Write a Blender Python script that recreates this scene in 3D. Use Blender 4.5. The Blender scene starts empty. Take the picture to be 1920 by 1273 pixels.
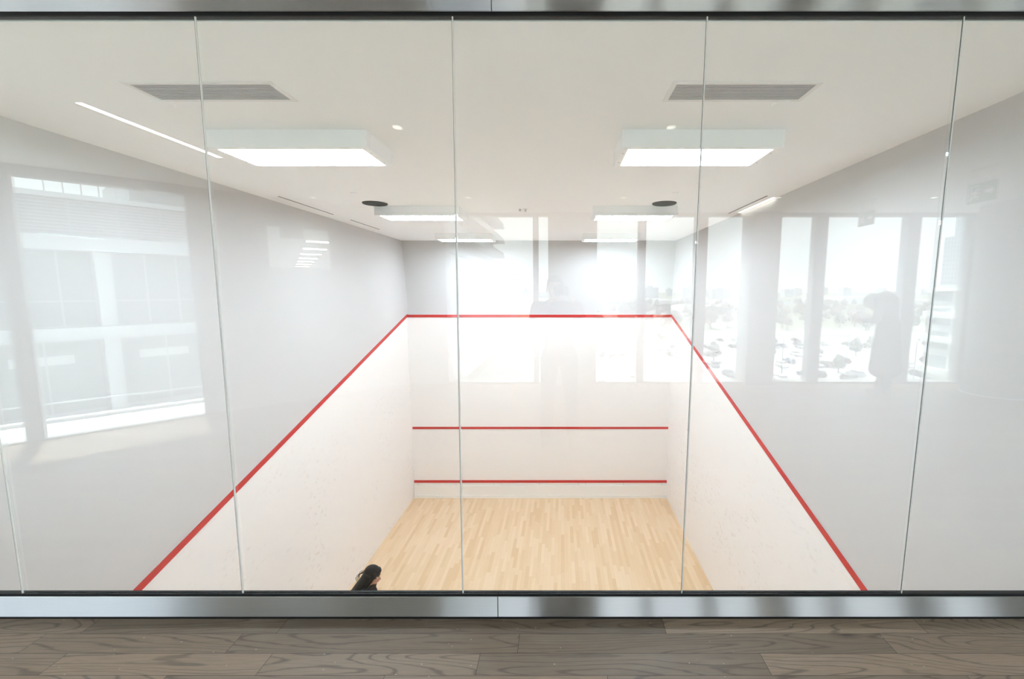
import bpy, bmesh, math, random
from mathutils import Vector, Matrix, Euler

random.seed(11)
SC = bpy.context.scene
COL = SC.collection
PI = math.pi

# ---------------------------------------------------------------- camera
EYE = 1.653
cam_d = bpy.data.cameras.new('camera')
cam = bpy.data.objects.new('camera', cam_d)
COL.objects.link(cam)
cam.location = (0, 0, EYE)
cam.rotation_euler = (math.radians(90 - 6.627), 0, 0)
cam_d.sensor_fit = 'HORIZONTAL'
cam_d.sensor_width = 36
cam_d.lens = 36 * 800 / 1920
cam_d.shift_x = -(1052 - 960) / 1920
cam_d.clip_start = 0.01
cam_d.clip_end = 6000
SC.camera = cam

# ---------------------------------------------------------------- view, world, sun
SC.view_settings.view_transform = 'Standard'
SC.view_settings.look = 'None'
SC.view_settings.gamma = 1
SC.view_settings.use_curve_mapping = False
SC.view_settings.exposure = 0.55
SC.cycles.max_bounces = 16
SC.cycles.diffuse_bounces = 12
SC.cycles.glossy_bounces = 8
SC.cycles.transmission_bounces = 8
SC.cycles.transparent_max_bounces = 24

SKY = 3.15
w = bpy.data.worlds.new('sky')
SC.world = w
w.use_nodes = True
nt = w.node_tree
nt.nodes.clear()
wo = nt.nodes.new('ShaderNodeOutputWorld')
bg = nt.nodes.new('ShaderNodeBackground')
tc = nt.nodes.new('ShaderNodeTexCoord')
sx = nt.nodes.new('ShaderNodeSeparateXYZ')
cr = nt.nodes.new('ShaderNodeValToRGB')
cr.color_ramp.elements[0].position = 0.0
cr.color_ramp.elements[0].color = (0.92, .97, 1.0, 1)
cr.color_ramp.elements[1].position = 0.7
cr.color_ramp.elements[1].color = (0.72, 0.84, 1.0, 1)
nt.links.new(tc.outputs['Generated'], sx.inputs[0])
nt.links.new(sx.outputs[2], cr.inputs[0])
nt.links.new(cr.outputs[0], bg.inputs[0])
nt.links.new(bg.outputs[0], wo.inputs[0])
bg.inputs[1].default_value = SKY

sun_d = bpy.data.lights.new('sun', 'SUN')
sun = bpy.data.objects.new('sun', sun_d)
COL.objects.link(sun)
E_ = math.radians(69)
sdir = Vector((.68 * math.cos(E_), .73 * math.cos(E_), -math.sin(E_)))
sun.rotation_euler = sdir.to_track_quat('-Z', 'Y').to_euler()
sun.location = (-20, -20, 40)
sun_d.energy = 19
sun_d.angle = math.radians(0.6)
sun_d.color = (1, .97, .92)

POT = 42.0          # watts of each beam added to brighten the gallery
LENS = 27.0        # radiance of the court luminaires' diffusers


# ---------------------------------------------------------------- material helpers
class NB:
    def __init__(s, name):
        s.m = bpy.data.materials.new(name)
        s.m.use_nodes = True
        s.t = s.m.node_tree
        s.t.nodes.clear()
        s.out = s.t.nodes.new('ShaderNodeOutputMaterial')

    def n(s, typ, **k):
        nd = s.t.nodes.new(typ)
        for a, b in k.items():
            setattr(nd, a, b)
        return nd

    def l(s, a, b):
        s.t.links.new(a, b)

    def setin(s, nd, i, v):
        if hasattr(v, 'node'):
            s.l(v, nd.inputs[i])
        else:
            nd.inputs[i].default_value = v

    def math(s, op, a, b=0.0, c=0.0):
        nd = s.n('ShaderNodeMath', operation=op)
        s.setin(nd, 0, a)
        s.setin(nd, 1, b)
        s.setin(nd, 2, c)
        return nd.outputs[0]

    def mix(s, f, a, b, bt='MIX'):
        nd = s.n('ShaderNodeMix', data_type='RGBA', blend_type=bt)
        s.setin(nd, 0, f)
        s.setin(nd, 6, a)
        s.setin(nd, 7, b)
        return nd.outputs[2]

    def ramp(s, v, stops):
        nd = s.n('ShaderNodeValToRGB')
        e = nd.color_ramp.elements
        while len(e) < len(stops):
            e.new(0.5)
        for k, (p, c) in enumerate(stops):
            e[k].position = p
            e[k].color = c if len(c) == 4 else (*c, 1)
        s.l(v, nd.inputs[0])
        return nd.outputs[0]

    def coords(s, scale=(1, 1, 1), kind='Object'):
        t = s.n('ShaderNodeTexCoord')
        m = s.n('ShaderNodeMapping')
        m.inputs['Scale'].default_value = scale
        s.l(t.outputs[kind], m.inputs[0])
        return m.outputs[0]

    def noise(s, vec, scale, detail=3, rough=.5, dist=0):
        nd = s.n('ShaderNodeTexNoise')
        s.l(vec, nd.inputs['Vector'])
        nd.inputs['Scale'].default_value = scale
        nd.inputs['Detail'].default_value = detail
        nd.inputs['Roughness'].default_value = rough
        nd.inputs['Distortion'].default_value = dist
        return nd.outputs[0]

    def bsdf(s, col, rough=.6, metal=0.0, spec=.3, normal=None, **kw):
        b = s.n('ShaderNodeBsdfPrincipled')
        s.setin(b, 'Base Color', col if hasattr(col, 'node') else (*col[:3], 1))
        s.setin(b, 'Roughness', rough)
        s.setin(b, 'Metallic', metal)
        s.setin(b, 'Specular IOR Level', spec)
        for k, v in kw.items():
            s.setin(b, k.replace('_', ' '), v)
        if normal is not None:
            s.l(normal, b.inputs['Normal'])
        s.l(b.outputs[0], s.out.inputs[0])
        return b

    def bump(s, h, strength=.2, dist=.01):
        b = s.n('ShaderNodeBump')
        b.inputs['Strength'].default_value = strength
        b.inputs['Distance'].default_value = dist
        s.l(h, b.inputs['Height'])
        return b.outputs[0]


M = {}


def flat(name, col, rough=.6, metal=0.0, spec=.3, var=.04, scale=6.0):
    """paint / plastic / cloth: one colour with a little procedural mottling"""
    b = NB(name)
    v = b.noise(b.coords(), scale, 3)
    lo = tuple(max(0, c * (1 - var)) for c in col)
    hi = tuple(min(1, c * (1 + var)) for c in col)
    c = b.mix(v, (*lo, 1), (*hi, 1))
    b.bsdf(c, rough, metal, spec)
    M[name] = b.m
    return b.m


def emit(name, col, strength):
    b = NB(name)
    e = b.n('ShaderNodeEmission')
    v = b.noise(b.coords(), 3, 1)
    b.l(b.mix(v, (*[c * .98 for c in col], 1), (*col, 1)), e.inputs[0])
    e.inputs[1].default_value = strength
    b.l(e.outputs[0], b.out.inputs[0])
    M[name] = b.m
    return b.m


flat('court_ceiling_paint', (.95, .968, .985), .8, var=.01)
flat('gallery_ceiling_paint', (.86, .87, .87), .8, var=.01)
flat('upper_wall_paint', (.60, .59, .585), .7, var=.012, scale=2)
flat('gallery_wall_paint', (.84, .85, .85), .7, var=.01)
flat('white_metal', (.86, .86, .86), .4, var=.01)
flat('luminaire_white', (.96, .97, .98), .4, var=.005)
flat('red_line_paint', (.56, .035, .032), .45, var=.12, scale=5)
flat('tin_white', (.86, .845, .82), .5, var=.01)
flat('gasket_black', (.006, .007, .008), .55)
flat('grille_grey', (.62, .62, .62), .5, metal=.3)
flat('grille_dark', (.03, .03, .032), .8)
flat('speaker_dark', (.035, .033, .03), .8, var=.5, scale=80)
flat('silicone', (.80, .81, .80), .3, spec=.6)
flat('glass_edge', (.10, .14, .13), .2, spec=.6)
flat('mullion_grey', (.33, .35, .36), .5, var=.02)
flat('column_paint', (.44, .45, .45), .7, var=.02)
flat('concrete', (.42, .42, .41), .85, var=.1, scale=3)
flat('slab_white', (.50, .53, .54), .7, var=.04)
flat('cladding_white', (.50, .53, .55), .7, var=.05)
flat('curtain_glass', (.22, .27, .28), .15, spec=.7, var=.2, scale=.3)
flat('louvre_grey', (.30, .34, .35), .5, var=.05)
flat('tower_grey', (.30, .34, .40), .8, var=.1, scale=.2)
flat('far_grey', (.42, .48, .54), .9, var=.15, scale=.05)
flat('roof_white', (.75, .76, .76), .8, var=.05)
flat('asphalt_light', (.42, .43, .44), .9, var=.12, scale=.08)
flat('parking_line', (.8, .8, .8), .8)
flat('bark', (.16, .12, .09), .9)
flat('lamp_post_grey', (.30, .31, .31), .5)
flat('tyre_black', (.02, .02, .02), .8)
flat('car_glass', (.03, .04, .05), .08, spec=.8)
flat('skin', (.55, .30, .22), .5, var=.06, scale=30)
flat('hair_black', (.006, .005, .005), .5, spec=.2, var=.3, scale=60)
flat('hair_brown', (.04, .026, .018), .5, var=.3, scale=60)
flat('cloth_black', (.018, .018, .02), .85, var=.25, scale=30)
flat('coat_charcoal', (.045, .043, .045), .9, var=.2, scale=20)
flat('cloth_navy', (.02, .025, .04), .9, var=.2, scale=20)
flat('cloth_grey', (.10, .10, .11), .9, var=.2, scale=20)
flat('shoe_dark', (.02, .018, .016), .5)
flat('shoe_white', (.7, .7, .7), .5)
flat('eye_white', (.8, .8, .8), .2)
flat('lip', (.42, .12, .10), .5)
flat('camera_black', (.015, .015, .015), .45)
flat('lens_glass', (.01, .012, .02), .05, spec=.9)
flat('sign_green', (.02, .30, .14), .4, var=.05)
flat('sign_white', (.85, .88, .86), .4)
flat('clear_plate', (.62, .66, .64), .3)
for nm, c in dict(car_white=(.75, .76, .77), car_silver=(.42, .44, .46), car_grey=(.14, .15, .16), car_black=(.03, .03, .035),
                  car_red=(.30, .04, .04), car_blue=(.06, .10, .22)).items():
    flat(nm, c, .3, spec=.6)
flat('leaf_green', (.15, .18, .145), .9, var=.5, scale=.9)  # leaf colours are paled and greyed in place of distance haze
flat('leaf_olive', (.20, .19, .16), .9, var=.4, scale=.9)
flat('leaf_brown', (.25, .21, .19), .9, var=.4, scale=.9)
emit('lens_light', (.87, .965, 1.09), LENS)
emit('strip_light', (1, .95, .86), 3.0)
emit('pot_light', (1, .93, .82), 5.0)
emit('corridor_light', (1, .97, .88), 40.0)


def glass_mat(name, ior=1.55, tint=(.985, .995, .99)):
    """clear sheet: each face reflects by Fresnel and lets the rest straight through"""
    b = NB(name)
    g = b.n('ShaderNodeNewGeometry')
    # on the inner side of a face the Fresnel node inverts the index, so hand it the inverse
    i = b.math('ADD', ior, b.math('MULTIPLY', g.outputs['Backfacing'], 1 / ior - ior))
    f = b.n('ShaderNodeFresnel')
    b.l(i, f.inputs[0])
    tr = b.n('ShaderNodeBsdfTransparent')
    v = b.noise(b.coords(), 1.3, 1)
    b.l(b.mix(v, (*[t * .998 for t in tint], 1), (*tint, 1)), tr.inputs[0])
    gl = b.n('ShaderNodeBsdfGlossy')
    gl.inputs['Roughness'].default_value = 0.0
    gl.inputs['Color'].default_value = (.92, 1, .975, 1)
    mx = b.n('ShaderNodeMixShader')
    b.l(f.outputs[0], mx.inputs[0])
    b.l(tr.outputs[0], mx.inputs[1])
    b.l(gl.outputs[0], mx.inputs[2])
    b.l(mx.outputs[0], b.out.inputs[0])
    M[name] = b.m


glass_mat('partition_glass', 1.54, (.975, .99, .982))
glass_mat('window_glass', 1.4)


def brushed(name, col, rough):
    """horizontally brushed steel: the grain spreads reflections up and down"""
    b = NB(name)
    v = b.noise(b.coords((1.2, 60, 60)), 6, 4, .6)
    d = b.noise(b.coords((1, 1, 1)), 5, 5, .7)
    c = b.mix(v, (*[k * .94 for k in col], 1), (*[min(1, k * 1.05) for k in col], 1))
    r = b.math('ADD', rough, b.math('MULTIPLY', d, .06))
    g = b.n('ShaderNodeBsdfAnisotropic')
    b.l(c, g.inputs['Color'])
    b.l(r, g.inputs['Roughness'])
    g.inputs['Anisotropy'].default_value = ANI
    tg = b.n('ShaderNodeCombineXYZ')
    tg.inputs[0].default_value = 1.0
    b.l(tg.outputs[0], g.inputs['Tangent'])
    b.l(g.outputs[0], b.out.inputs[0])
    M[name] = b.m


ANI = .9
brushed('brushed_steel', (.86, .88, .90), .33)


def playing_wall(name, k):
    """cream court plaster with scattered small ball marks low on the wall"""
    b = NB(name)
    co = b.coords()
    big = b.noise(co, .55, 2)
    vo = b.n('ShaderNodeTexVoronoi', feature='F1')
    m2 = b.coords((3.4, 3.4, 7))
    warp = b.n('ShaderNodeTexNoise')
    b.l(m2, warp.inputs['Vector'])
    warp.inputs['Scale'].default_value = 1.4
    mv = b.n('ShaderNodeVectorMath', operation='ADD')
    b.l(m2, mv.inputs[0])
    b.l(warp.outputs[1], mv.inputs[1])
    b.l(mv.outputs[0], vo.inputs['Vector'])
    vo.inputs['Scale'].default_value = 2.2
    dot = b.ramp(vo.outputs['Distance'], [(.12, (1, 1, 1)), (.34, (0, 0, 0))])
    s = b.n('ShaderNodeSeparateXYZ')
    t = b.n('ShaderNodeTexCoord')
    b.l(t.outputs['Object'], s.inputs[0])
    # scuffs thin out above head height and towards the front of the court
    hi = b.ramp(b.math('MULTIPLY_ADD', s.outputs[2], .25, .9), [(.35, (1, 1, 1)), (.98, (.0, .0, .0))])
    patch = b.ramp(b.noise(co, .9, 3), [(.40, (0, 0, 0)), (.58, (1, 1, 1))])
    msk = b.math('MULTIPLY', b.math('MULTIPLY', dot, hi), patch)
    base = b.mix(big, (.850, .826, .808, 1), (.870, .848, .832, 1))
    c = b.mix(b.math('MULTIPLY', msk, k), base, (.48, .42, .38, 1))
    b.bsdf(c, .55, normal=b.bump(b.noise(co, 60, 3), .03, .002))
    M[name] = b.m


playing_wall('court_plaster', .34)
playing_wall('front_plaster', .08)


def maple():
    b = NB('maple_strip_floor')
    t = b.n('ShaderNodeTexCoord')
    s = b.n('ShaderNodeSeparateXYZ')
    b.l(t.outputs['Object'], s.inputs[0])
    x, y = s.outputs[0], s.outputs[1]
    row = b.math('FLOOR', b.math('DIVIDE', x, .066))
    wn = b.n('ShaderNodeTexWhiteNoise', noise_dimensions='1D')
    b.l(row, wn.inputs['W'])
    yy = b.math('ADD', b.math('DIVIDE', y, .62), b.math('MULTIPLY', wn.outputs[0], 7))
    colm = b.math('FLOOR', yy)
    cv = b.n('ShaderNodeCombineXYZ')
    b.l(row, cv.inputs[0])
    b.l(colm, cv.inputs[1])
    w2 = b.n('ShaderNodeTexWhiteNoise', noise_dimensions='2D')
    b.l(cv.outputs[0], w2.inputs['Vector'])
    c = b.ramp(w2.outputs[0], [(0, (.63, .425, .235)), (.25, (.70, .505, .31)), (.6, (.745, .56, .365)), (1, (.785, .615, .43))])
    g = b.noise(b.coords((40, 1.6, 1)), 2.5, 4, .6)
    c = b.mix(.35, c, b.mix(g, (.64, .44, .255, 1), (.82, .655, .47, 1)))
    fx = b.math('FRACT', b.math('DIVIDE', x, .066))
    fy = b.math('FRACT', yy)
    seam = b.math('MAXIMUM', b.math('LESS_THAN', fx, .03), b.math('LESS_THAN', fy, .005))
    c = b.mix(b.math('MULTIPLY', seam, .22), c, (.45, .27, .13, 1))
    b.bsdf(c, .38, spec=.35)
    M['maple'] = b.m


maple()


def oak():
    b = NB('smoked_oak_planks')
    at = b.n('ShaderNodeAttribute', attribute_name='plank')
    p = at.outputs['Fac']
    t = b.n('ShaderNodeTexCoord')
    s = b.n('ShaderNodeSeparateXYZ')
    b.l(t.outputs['Object'], s.inputs[0])

    def vec(kx, ky):
        cv = b.n('ShaderNodeCombineXYZ')
        b.l(b.math('MULTIPLY_ADD', s.outputs[0], kx, b.math('MULTIPLY', p, 37.0)), cv.inputs[0])
        b.l(b.math('MULTIPLY_ADD', s.outputs[1], ky, b.math('MULTIPLY', p, 91.0)), cv.inputs[1])
        b.l(b.math('MULTIPLY', p, 13.0), cv.inputs[2])
        return cv.outputs[0]
    broad = b.noise(vec(.62, 5.6), 1.0, 1.5, .4, .15)
    rings = b.math('SINE', b.math('ADD', b.math('MULTIPLY', broad, 150), b.math('MULTIPLY', b.noise(vec(3, 30), 1.0, 3, .6), 5)))
    lines = b.ramp(rings, [(.0, (0, 0, 0)), (.74, (.08, .08, .08)), (1.0, (1, 1, 1))])
    fine = b.noise(vec(7, 230), 1.0, 5, .65)
    blotch = b.noise(vec(2.2, 5), 1.0, 3, .6)
    tone = b.ramp(p, [(0, (.125, .096, .070)), (.35, (.172, .131, .094)), (.7, (.223, .168, .119)), (1, (.280, .210, .148))])
    c = b.mix(b.math('MULTIPLY', lines, b.math('MULTIPLY', blotch, 1.0)), tone, (.045, .033, .025, 1))
    c = b.mix(b.ramp(fine, [(.42, (0, 0, 0)), (.7, (.35, .35, .35))]), c, (.075, .060, .048, 1))
    c = b.mix(b.ramp(blotch, [(.5, (0, 0, 0)), (.75, (.35, .35, .35))]), c, (.24, .20, .16, 1))
    kn = b.n('ShaderNodeTexVoronoi', feature='F1')
    b.l(vec(1.1, 3.6), kn.inputs['Vector'])
    kn.inputs['Scale'].default_value = 1.3
    knot = b.ramp(kn.outputs['Distance'], [(.02, (1, 1, 1)), (.075, (.35, .35, .35)), (.14, (0, 0, 0))])
    c = b.mix(b.math('MULTIPLY', knot, .85), c, (.03, .023, .02, 1))
    # small pale flecks of dust and wear
    fv = b.n('ShaderNodeTexVoronoi', feature='F1')
    b.l(b.coords((1, 1.6, 1)), fv.inputs['Vector'])
    fv.inputs['Scale'].default_value = 14
    fl = b.ramp(fv.outputs['Distance'], [(.035, (1, 1, 1)), (.06, (0, 0, 0))])
    c = b.mix(b.math('MULTIPLY', fl, .5), c, (.6, .56, .5, 1))
    b.bsdf(c, b.math('MULTIPLY_ADD', fine, .2, .38), spec=.3, normal=b.bump(lines, .05, .001))
    M['oak'] = b.m


oak()


def ground_mat():
    b = NB('mottled_ground')
    co = b.coords()
    v = b.noise(co, .012, 6, .65)
    v2 = b.noise(co, .05, 4, .6)
    c = b.ramp(v, [(.34, (.17, .20, .13)), (.5, (.24, .25, .19)), (.58, (.34, .32, .27)), (.66, (.52, .52, .50))])
    c = b.mix(b.ramp(v2, [(.5, (0, 0, 0)), (.62, (.5, .5, .5))]), c, (.14, .17, .11, 1))
    b.bsdf(c, .95)
    M['ground'] = b.m


ground_mat()


def windowed(name, wall, pane, sx_, sz_, fill=.6):
    """a facade with a regular pattern of windows (pattern in the material)"""
    b = NB(name)
    t = b.n('ShaderNodeTexCoord')
    s = b.n('ShaderNodeSeparateXYZ')
    b.l(t.outputs['Object'], s.inputs[0])
    u = b.math('FRACT', b.math('DIVIDE', b.math('ADD', s.outputs[0], s.outputs[1]), sx_))
    v = b.math('FRACT', b.math('DIVIDE', s.outputs[2], sz_))
    m = b.math('MULTIPLY', b.math('LESS_THAN', u, fill), b.math('LESS_THAN', v, fill))
    c = b.mix(m, (*wall, 1), (*pane, 1))
    b.bsdf(c, .6)
    M[name] = b.m


windowed('tower_facade', (.40, .44, .50), (.13, .16, .20), 2.4, 3.0, .5)
windowed('far_facade', (.62, .66, .70), (.45, .50, .54), 6, 3.5, .55)  # distance haze is put into these pale facade colours
windowed('fin_facade', (.66, .69, .70), (.34, .39, .41), 8.0, 400, .86)
windowed('band_facade', (.75, .77, .78), (.26, .33, .36), 5.0, 3.6, .72)


# ---------------------------------------------------------------- geometry helpers
class MB:
    """collects shapes into one mesh"""
    def __init__(s):
        s.b = bmesh.new()

    def box(s, a, c, bev=0.0, rot=None, piv=None):
        r = bmesh.ops.create_cube(s.b, size=1)
        vs = r['verts']
        sc = Vector([abs(c[i] - a[i]) for i in range(3)])
        ce = Vector([(c[i] + a[i]) / 2 for i in range(3)])
        for v in vs:
            v.co = Vector((v.co.x * sc.x, v.co.y * sc.y, v.co.z * sc.z)) + ce
        if bev:
            es = list({e for v in vs for e in v.link_edges})
            bmesh.ops.bevel(s.b, geom=es, offset=bev, segments=2, affect='EDGES', profile=.5)
        return s

    def cyl(s, p0, p1, r0, r1=None, seg=20, caps=True):
        r1 = r0 if r1 is None else r1
        p0, p1 = Vector(p0), Vector(p1)
        d = p1 - p0
        q = d.to_track_quat('Z', 'Y').to_matrix().to_4x4()
        mt = Matrix.Translation((p0 + p1) / 2) @ q
        bmesh.ops.create_cone(s.b, cap_ends=caps, segments=seg, radius1=r0, radius2=r1, depth=d.length, matrix=mt)
        return s

    def ball(s, c, r, seg=16, rot=None):
        r = r if hasattr(r, '__len__') else (r, r, r)
        mt = Matrix.Translation(c) @ (rot.to_matrix().to_4x4() if rot else Matrix()) @ Matrix.Diagonal((*r, 1))
        bmesh.ops.create_uvsphere(s.b, u_segments=seg, v_segments=max(6, seg * 2 // 3), radius=1, matrix=mt)
        return s

    def ico(s, c, r, sub=2, jit=0.0):
        r = r if hasattr(r, '__len__') else (r, r, r)
        q = bmesh.ops.create_icosphere(s.b, subdivisions=sub, radius=1, matrix=Matrix.Translation(c) @ Matrix.Diagonal((*r, 1)))
        if jit:
            for v in q['verts']:
                v.co += (v.co - Vector(c)) * random.uniform(-jit, jit)
        return s

    def cap(s, p0, r0, p1, r1=None):
        """tapered capsule"""
        r1 = r0 if r1 is None else r1
        s.cyl(p0, p1, r0, r1, 16)
        s.ball(p0, r0, 14)
        s.ball(p1, r1, 14)
        return s

    def prism(s, pts, z0, z1):
        """extrude a plan outline"""
        lo = [s.b.verts.new((x, y, z0)) for x, y in pts]
        hi = [s.b.verts.new((x, y, z1)) for x, y in pts]
        n = len(pts)
        s.b.faces.new(lo[::-1])
        s.b.faces.new(hi)
        for i in range(n):
            s.b.faces.new((lo[i], lo[(i + 1) % n], hi[(i + 1) % n], hi[i]))
        return s

    def poly(s, pts, t):
        """a flat outline given in 3-D with a thickness vector t"""
        t = Vector(t)
        lo = [s.b.verts.new(p) for p in pts]
        hi = [s.b.verts.new(Vector(p) + t) for p in pts]
        n = len(pts)
        s.b.faces.new(lo[::-1])
        s.b.faces.new(hi)
        for i in range(n):
            s.b.faces.new((lo[i], lo[(i + 1) % n], hi[(i + 1) % n], hi[i]))
        return s

    def done(s, name, mat, parent=None, smooth=False, loc=None, fixn=True):
        if fixn:
            bmesh.ops.recalc_face_normals(s.b, faces=s.b.faces)
        me = bpy.data.meshes.new(name)
        s.b.to_mesh(me)
        s.b.free()
        for m_ in (mat if isinstance(mat, (list, tuple)) else [mat]):
            me.materials.append(M[m_])
        if smooth:
            for p in me.polygons:
                p.use_smooth = True
        o = bpy.data.objects.new(name, me)
        COL.objects.link(o)
        if parent:
            o.parent = parent
        if loc:
            o.location = loc
        return o


def tag(o, label=None, cat=None, group=None, kind=None):
    if label:
        o['label'] = label
    if cat:
        o['category'] = cat
    if group:
        o['group'] = group
    if kind:
        o['kind'] = kind
    return o


def empty(name, loc=(0, 0, 0), rz=0.0):
    o = bpy.data.objects.new(name, None)
    o.empty_display_size = .1
    COL.objects.link(o)
    o.location = loc
    o.rotation_euler = (0, 0, rz)
    return o


def struct(o, label=None, cat=None):
    o['kind'] = 'structure'
    if label:
        o['label'] = label
    if cat:
        o['category'] = cat
    return o


def dup(root, loc=None, rz=None, label=None, scale=None, group=None):
    r = root.copy()
    COL.objects.link(r)
    if loc is not None:
        r.location = loc
    if rz is not None:
        r.rotation_euler = (0, 0, rz)
    if scale is not None:
        r.scale = (scale, scale, scale)
    if label:
        r['label'] = label
    if group:
        r['group'] = group
    for ch in list(root.children):
        c = ch.copy()
        COL.objects.link(c)
        c.parent = r
        for g in list(ch.children):
            d = g.copy()
            COL.objects.link(d)
            d.parent = c
    return r


# ---------------------------------------------------------------- dimensions
G = 2.0                     # plane of the glass partition
CF = -3.575                 # court floor
CC = 2.828                  # court ceiling
GC = 2.95                   # gallery ceiling
XL, XR = -3.728, 2.670      # court side walls (playing surface)
YF, YB = 10.31, 0.56        # court front wall, court back wall below the gallery
OL0, OL1 = 1.03, -1.845     # out line height at the front wall and at the back


def ol(y):                  # centre of the sloping out line on the side walls
    return 1.03 - (YF - y) * .2925


# ================================================================ COURT
struct(MB().box((XL - .3, YB - .3, CF - .2), (XR + .3, YF + .5, CF)).done('floor_court', 'maple'),
       'pale maple strip floor of the squash court', 'floor')
struct(MB().box((XL - .4, G + .03, CC), (XR + .4, YF + .6, CC + .35)).done('ceiling_court', 'court_ceiling_paint'),
       'off-white flat ceiling above the squash court', 'ceiling')

# front wall: lower playing surface and the upper wall set slightly back
fw = MB().box((XL - .3, YF, CF), (XR + .3, YF + .5, OL0)).done('wall_front', 'front_plaster')
struct(fw, 'cream front wall of the squash court with three red lines', 'wall')
MB().box((XL - .3, YF + .12, OL0), (XR + .3, YF + .5, CC)).done('upper_wall', 'upper_wall_paint', fw)
MB().box((XL, YF - .012, .995), (XR, YF, 1.06)).done('out_line', 'red_line_paint', fw)
MB().box((XL + .03, YF - .012, -1.79), (XR + .00, YF, -1.735)).done('service_line', 'red_line_paint', fw)
tin = empty('tin')
tin.parent = fw
MB().box((XL + .02, YF - .030, -3.185), (XR, YF, -3.125), .004).done('tin_line', 'red_line_paint', tin)
MB().box((XL + .02, YF - .022, -3.235), (XR, YF, -3.185)).done('tin_board', 'tin_white', tin)
MB().box((XL + .02, YF - .045, -3.50), (XR, YF, -3.245), .006).done('tin_board', 'tin_white', tin)
MB().box((XL + .02, YF - .06, CF), (XR, YF, -3.50)).done('tin_base', 'tin_white', tin)
for bx_ in (-3.62, -2.66, -1.70, -1.50, -.55, .43, .61, 1.57, 2.53):
    MB().box((bx_, YF - .036, -3.240), (bx_ + .012, YF - .022, -3.19)).done('bracket', 'grille_grey', tin)


def side_wall(name, x0, sgn, label):
    """sgn: +1 the wall lies on +x of its face"""
    xo = x0 + sgn * .3
    b = MB()
    a, c = YB - .3, YF + .5
    pts = [(x0, a, CF), (x0, c, CF), (x0, c, OL0), (x0, YF, OL0), (x0, a, ol(a))]
    b.poly(pts, (sgn * .3, 0, 0))
    o = b.done(name, 'court_plaster')
    struct(o, label, 'wall')
    # upper wall: starts flush with the playing surface and leans out very slightly
    xr = x0 + sgn * .088
    z = CC + .02
    g = G + .03
    b = MB()
    c = YF + .14
    N, K = 14, 6
    rows_ = []
    for q in range(N + 1):
        y = g + (c - g) * q / N
        zb = ol(y)
        rows_.append([b.b.verts.new((x0 + (xr - x0) * k / K, y, zb + (z - zb) * k / K)) for k in range(K + 1)] +
                     [b.b.verts.new((xo, y, z)), b.b.verts.new((xo, y, zb))])
    for q in range(N):
        A, B = rows_[q], rows_[q + 1]
        for k in range(len(A)):
            k2 = (k + 1) % len(A)
            b.b.faces.new((A[k], A[k2], B[k2], B[k]))
    b.b.faces.new(rows_[0])
    b.b.faces.new(rows_[-1][::-1])
    b.done('upper_wall', 'upper_wall_paint', o)
    xr = x0
    # the part of the upper wall that is under the gallery floor
    MB().poly([(xr, a, ol(a)), (xr, G + .03, ol(G + .03)), (xr, G + .03, -.36), (xr, a, -.36)], (sgn * .215, 0, 0)).done('upper_wall', 'upper_wall_paint', o)
    h = .034
    MB().poly([(x0 - sgn * .010, YB, ol(YB) - h), (x0 - sgn * .010, YF - .012, OL0 - h), (x0 - sgn * .010, YF - .012, OL0 + h), (x0 - sgn * .010, YB, ol(YB) + h)],
              (sgn * .0099, 0, 0)).done('out_line', 'red_line_paint', o)
    return o


side_wall('wall_left', XL, -1, 'left cream side wall of the squash court with a sloping red line')
side_wall('wall_right', XR, 1, 'right cream side wall of the squash court with a sloping red line')
struct(MB().box((XL - .3, YB - .3, CF), (XR + .3, YB, -.36)).done('wall_back', 'court_plaster'),
       'cream back wall of the court under the gallery floor', 'wall')

# ---- luminaires: open white housing with a glowing diffuser
def luminaire(x, y, label):
    W, D, H = 1.20, .52, .128
    t = empty('ceiling_light', (x, y, CC))
    tag(t, label, 'ceiling light', 'luminaires on the court ceiling')
    b = MB()
    b.box((0, 0, -H), (W, .05, 0), .003).box((0, D - .05, -H), (W, D, 0), .003)
    b.box((0, .05, -H), (.055, D - .05, 0), .003).box((W - .055, .05, -H), (W, D - .05, 0), .003)
    b.box((.055, .05, -.03), (W - .055, D - .05, 0))
    b.done('housing', 'luminaire_white', t)
    MB().box((.055, .05, -H + .004), (W - .055, D - .05, -H + .012)).done('diffuser', 'lens_light', t)
    for px, py in ((.028, .14), (.028, .38), (W - .028, .14), (W - .028, .38)):
        MB().cyl((px, py, -H - .003), (px, py, -H), .006, seg=10).done('screw', 'grille_grey', t)
    return t


l0 = None
for x, side in ((-2.635, 'left'), (.45, 'right')):
    for y, row in ((3.30, 'nearest the glass'), (6.18, 'in the middle row'), (9.06, 'nearest the front wall')):
        lb = f'boxed white rectangular ceiling light {row}, {side} column'
        if l0 is None:
            l0 = luminaire(x, y, lb)
        else:
            dup(l0, (x, y, CC), label=lb)

# ---- return air grilles
def grille(x, label):
    t = empty('air_grille', (x, 2.57, CC))
    tag(t, label, 'air vent', 'long air grilles in the court ceiling')
    W, D = .86, .255
    b = MB()
    for a, c in (((0, 0), (W, .028)), ((0, D - .028), (W, D)), ((0, .028), (.028, D - .028)), ((W - .028, .028), (W, D - .028))):
        b.box((a[0], a[1], -.006), (c[0], c[1], .002))
    b.done('frame', 'white_metal', t)
    b = MB()
    n = 10
    for k in range(n):
        yy = .032 + (D - .064) * (k + .5) / n
        b.box((.028, yy - .0055, -.004), (W - .028, yy + .0055, .004))
    b.done('slats', 'grille_grey', t)
    MB().box((.028, .028, -.0015), (W - .028, D - .028, .0)).done('backing', 'grille_dark', t)
    return t


grille(-2.505, 'long grey slotted air grille in the court ceiling, left one')
grille(.635, 'long grey slotted air grille in the court ceiling, right one')

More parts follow.
